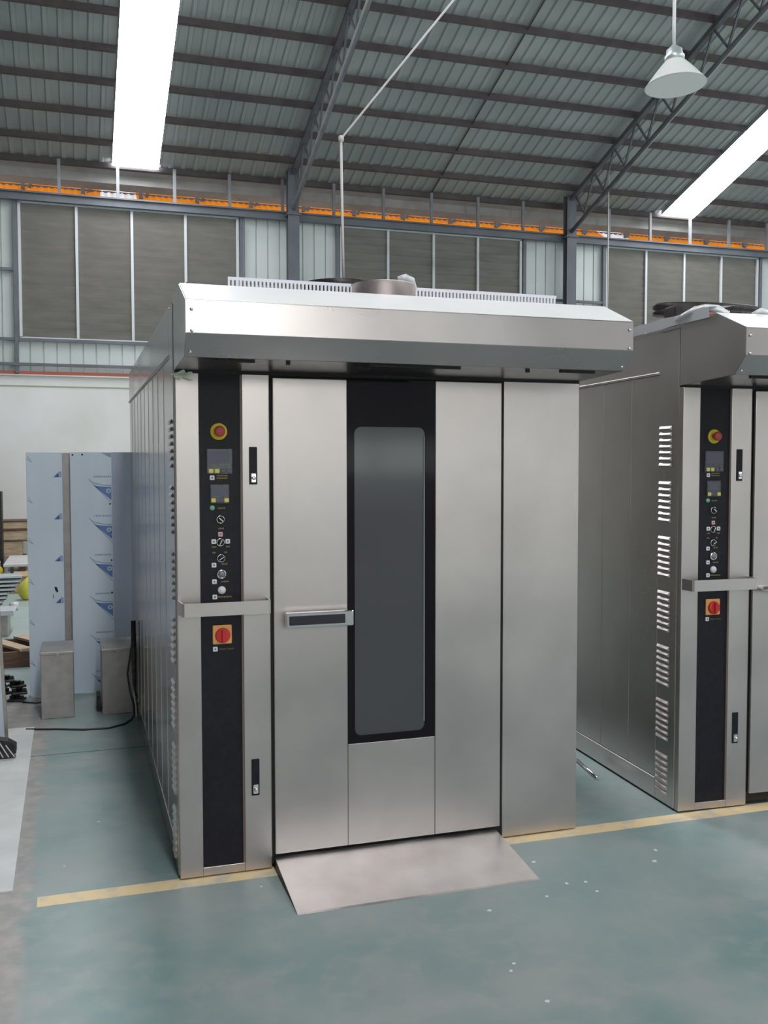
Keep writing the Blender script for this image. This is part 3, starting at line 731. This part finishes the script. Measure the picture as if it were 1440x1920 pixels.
# cable on floor and cord bundle at the oven's corner
cord([(-.70, 2.56, .006), (-.60, 2.53, .006), (-.5, 2.50, .006), (-.35, 2.44, .006), (-.2, 2.43, .006), (-.1, 2.50, .006), (-.05, 2.60, .006), (-.03, 2.66, .02), (-.03, 2.71, .08), (-.05, 2.74, .16), (-.065, 2.75, .28), (-.045, 2.76, .40), (-.03, 2.76, .5), (-.02, 2.76, .62)], .0065, 'power_cable', 'dark power cable running over the floor to the rear corner of the centre oven', cable_m)
cord([(-.016, 2.68, .62), (-.018, 2.67, .40), (-.016, 2.66, .28), (-.03, 2.62, .16), (-.02, 2.60, .09), (-.02, 2.57, .03)], .005, 'grey_lead', 'pale grey lead looping down the rear corner of the centre oven', cord_m)
cb = thing('conduit_sleeve', 'dark insulated sleeve hanging down the rear flank of the centre oven', 'pipe', (-.03, 2.60, .2))
MB().tube([(0, 0, .46), (0, 0, .20), (.002, -.01, .05), (.006, -.03, -.03)], [.016, .017, .013, .003], 12).build('sleeve', iron_m, cb)
# board on the floor at left
tag(recenter(MB().prism([(-1.9, .115), (-.640, .108), (-.652, 2.61), (-1.9, 2.62)], .0, .006, 'z').build('floor_board', whitebd)), 'large pale board lying flat on the floor at the left edge', 'board')
# leaning panel with black foot at the left edge
lp = thing('tilted_panel', 'film-covered panel edge leaning in at the left border', 'panel', (-.95, 2.18, 0))
q = MB(); q.prism([(-.4, .02), (.152, .02), (.118, .84), (-.05, 1.0), (-.5, 1.0)], 0, .012, 'y'); q.build('film_face', film_m, lp)
q = MB(); q.prism([(.152, .02), (.170, .02), (.136, .84), (-.03, 1.0), (-.05, 1.0), (.118, .84)], -.004, .02, 'y'); q.build('steel_edge', steel_dull, lp)
ft = thing('black_foot', 'black ribbed foot bracket on the board at the left edge', 'bracket', (-.80, 1.97, .006))
MB().prism([(-.14, 0), (.035, 0), (.075, .03), (.075, .07), (.03, .10), (-.14, .14)], -.03, .05, 'y').build('bracket', iron_m, ft)
for k in range(3): MB().bar((-.05+.035*k, -.033, .12-.02*k), (.005+.03*k, -.033, .01), .008, .006).build('rib', alu_m, ft)
# black castings
ci = 0
for (x, y, z, rz, ll) in [(-.935, 3.42, 0, .2, 'bottom layer, left'), (-.80, 3.40, 0, -.3, 'bottom layer, right'), (-.90, 3.44, .045, .5, 'second layer, left'), (-.785, 3.42, .045, .1, 'second layer, right'), (-.92, 3.42, .09, -.2, 'third layer, left'), (-.80, 3.45, .09, .3, 'third layer, right'), (-.87, 3.44, .135, .1, 'on top of the pile'), (-1.08, 3.44, 0, .6, 'lying apart at the left')]:
    q = MB(); q.box((-.055, -.05, 0), (.055, .05, .018), .006); q.lathe([(.022, .018), (.020, .04), (.028, .043), (.028, .0445), (0, .0445)], (0, 0, 0), 14); q.box((-.05, -.008, .018), (.05, .008, .038), .003)
    o = q.build('iron_casting', iron_m); o.location = (x, y, z); o.rotation_euler = (0, 0, rz)
    tag(o, 'small black iron casting by the wrapped panel, '+ll, 'casting', 'black iron castings')
cord([(-.76, 3.32, .006), (-.66, 3.26, .006), (-.60, 3.30, .006)], .006, 'short_cable', 'short dark cable between the castings and the steel box', cable_m)
# pallet crate
cr = thing('wooden_crate', 'open wooden crate with slanting pale planks on top, behind the castings', 'crate', (-.86, 4.95, 0))
for (a, b, c, d, e, f) in [(-.28, -.34, 0, .30, -.30, .13), (-.28, .30, 0, .30, .34, .13), (-.28, -.30, 0, -.24, .30, .13), (.26, -.30, 0, .30, .30, .13), (-.24, -.03, .02, .26, .02, .11)]:
    MB().box((a, b, c), (d, e, f), .003).build('side_board', wood_d, cr)
for (p, q_) in [((-.26, .30, .142), (.07, -.32, .142)), ((-.02, .36, .142), (.30, -.18, .142))]:
    MB().bar(p, q_, .11, .02).build('plank', wood_m, cr)
# grey tray on the floor
ty_ = thing('sheet_tray', 'grey metal tray standing low on the floor at the left edge, beyond the crate', 'tray', (-1.05, 6.4, 0))
MB().box((-.45, -.25, .21), (.08, .25, .24), .004).build('tray_plate', alu_m, ty_)
MB().box((-.40, -.2, 0), (.02, .2, .209), .004).build('tray_base', steel_dull, ty_)
MB().box((-.45, -.25, .241), (.08, -.235, .26), .002).build('rim', alu_m, ty_)
# aluminium channels
CH = [(.03, -1.25), (.08, -1.20), (.13, -1.17), (.18, -1.13), (.225, -1.12), (.27, -1.04), (.315, -1.03), (.36, -.985), (.41, -.975)]
ORD = ['lowest', 'second', 'third', 'fourth', 'fifth', 'sixth', 'seventh', 'eighth', 'topmost']
for k, (z, x1) in enumerate(CH):
    q = MB(); q.box((-2.4, 7.6, z), (x1, 7.9, z+.010)); q.box((-2.4, 7.6, z), (x1, 7.606, z+.032)); q.box((-2.4, 7.894, z), (x1, 7.9, z+.032))
    o = recenter(q.build('aluminium_channel', alu_m)); tag(o, 'bright aluminium channel at the left edge, %s of its stack' % (ORD[k] if k in (0, 8) else ORD[k]+' from the bottom'), 'channel', 'stacked aluminium channels')
o = thing('channel_rack', 'low grey trestle holding the aluminium channels', 'trestle', (-1.9, 7.75, 0))
zs = [0]+[c[0]+.0105 for c in CH[:-1]]
for k in range(9): MB().box((-.35, -.12, zs[k]), (.2, .12, CH[k][0]-.0005)).build('spacer', steel_dull, o)
# white tube
tag(recenter(MB().tube([(-1.13, 8.05, .046), (-1.03, 8.05, .046)], .045, 14).build('white_roll', whitep)), 'short white roll on the floor in front of the yellow sack', 'roll')
# yellow sack
q = MB(); g = bmesh.ops.create_icosphere(q.bm, subdivisions=3, radius=1)
for v in q.bm.verts:
    v.co = Vector((v.co.x*.10*(1.25-.35*v.co.z), v.co.y*.10, .14+v.co.z*.15)); v.co.x += .03*v.co.z
    v.co += Vector((math.sin(v.co.z*31)*.008, math.sin(v.co.x*40)*.01, 0)); v.co.z = max(v.co.z, 0)
for f in q.bm.faces: f.smooth = True
o = q.build('yellow_sack', sack_m); o.location = (-.955, 8.9, 0); tag(o, 'bright yellow sack slumped behind the aluminium channels', 'sack')
# cardboard box and white table top
bx = thing('cardboard_box', 'flat open cardboard box behind the yellow sack', 'box', (-.91, 10.0, 0))
MB().box((-.30, -.4, 0), (.45, .35, .21), .01).build('case', card_m, bx); MB().prism([(-.30, -.42), (.45, -.52), (.45, -.4), (-.1, -.39)], .215, .228, 'z').build('flap', card_m, bx)
wt = thing('white_table', 'low white table top on short legs by the back wall', 'table', (-1.1, 11.0, 0))
MB().box((-.26, -.40, .25), (.8, 1.0, .29), .006).build('table_top', whitebd, wt); lg = None
for sx2, sy2 in ((-.22, -.36), (.7, -.36), (-.22, .9), (.7, .9)):
    if lg is None: lg = MB().box((-.025, -.025, 0), (.025, .025, .249)).build('leg', steel_dull, wt)
    else: lg = copy_part(lg, wt)
    lg.location = (sx2, sy2, 0)
# timber stack on bearers against the wall
for k in range(2): tag(recenter(MB().box((-1.75+k*.5, 12.35, 0), (-1.65+k*.5, 12.85, .24)).build('timber_bearer', wood_d)), '%s dark wooden block carrying the timber stack at the back wall' % ('left', 'right')[k], 'block', 'timber bearers')
zz = .242; names = ['lowest board, pale and short', 'second board from the bottom, pale and short', 'dark board above the two short ones', 'thick pale board in the middle', 'thin dark board over the thick pale one', 'pale board below the top', 'thin dark board on top']
for k, (h, x1, mm) in enumerate([(.12, -1.20, 0), (.12, -1.20, 0), (.02, -1.0, 1), (.15, -.9, 0), (.03, -.9, 1), (.11, -.9, 0), (.02, -.9, 1)]):
    o = recenter(MB().box((-1.78, 12.33+.02*(k % 2), zz), (x1, 12.85, zz+h-.002), .004).build('timber_board', wood_d if mm else wood_m)); zz += h
    tag(o, names[k]+', timber stack by the back wall', 'board', 'stacked timber boards')
# dark cabinet edge and yellow bottle at far left
tag(recenter(MB().box((-2.2, 12.0, 0), (-1.457, 12.28, 1.28), .005).build('dark_cabinet', iron_m)), 'dark metal cabinet at the far left edge by the back wall', 'cabinet')
bt = thing('spray_bottle', 'small yellow bottle with white cap at the far left edge', 'bottle', (-1.445, 11.0, 0))
MB().lathe([(.06, 0), (.06, .16), (.045, .20), (.02, .23), (.02, .25), (0, .25)], (0, 0, 0), 18).build('bottle_body', yellowp, bt)
MB().lathe([(.022, .25), (.022, .30), (0, .305)], (0, 0, 0), 14).build('cap', whitep, bt)
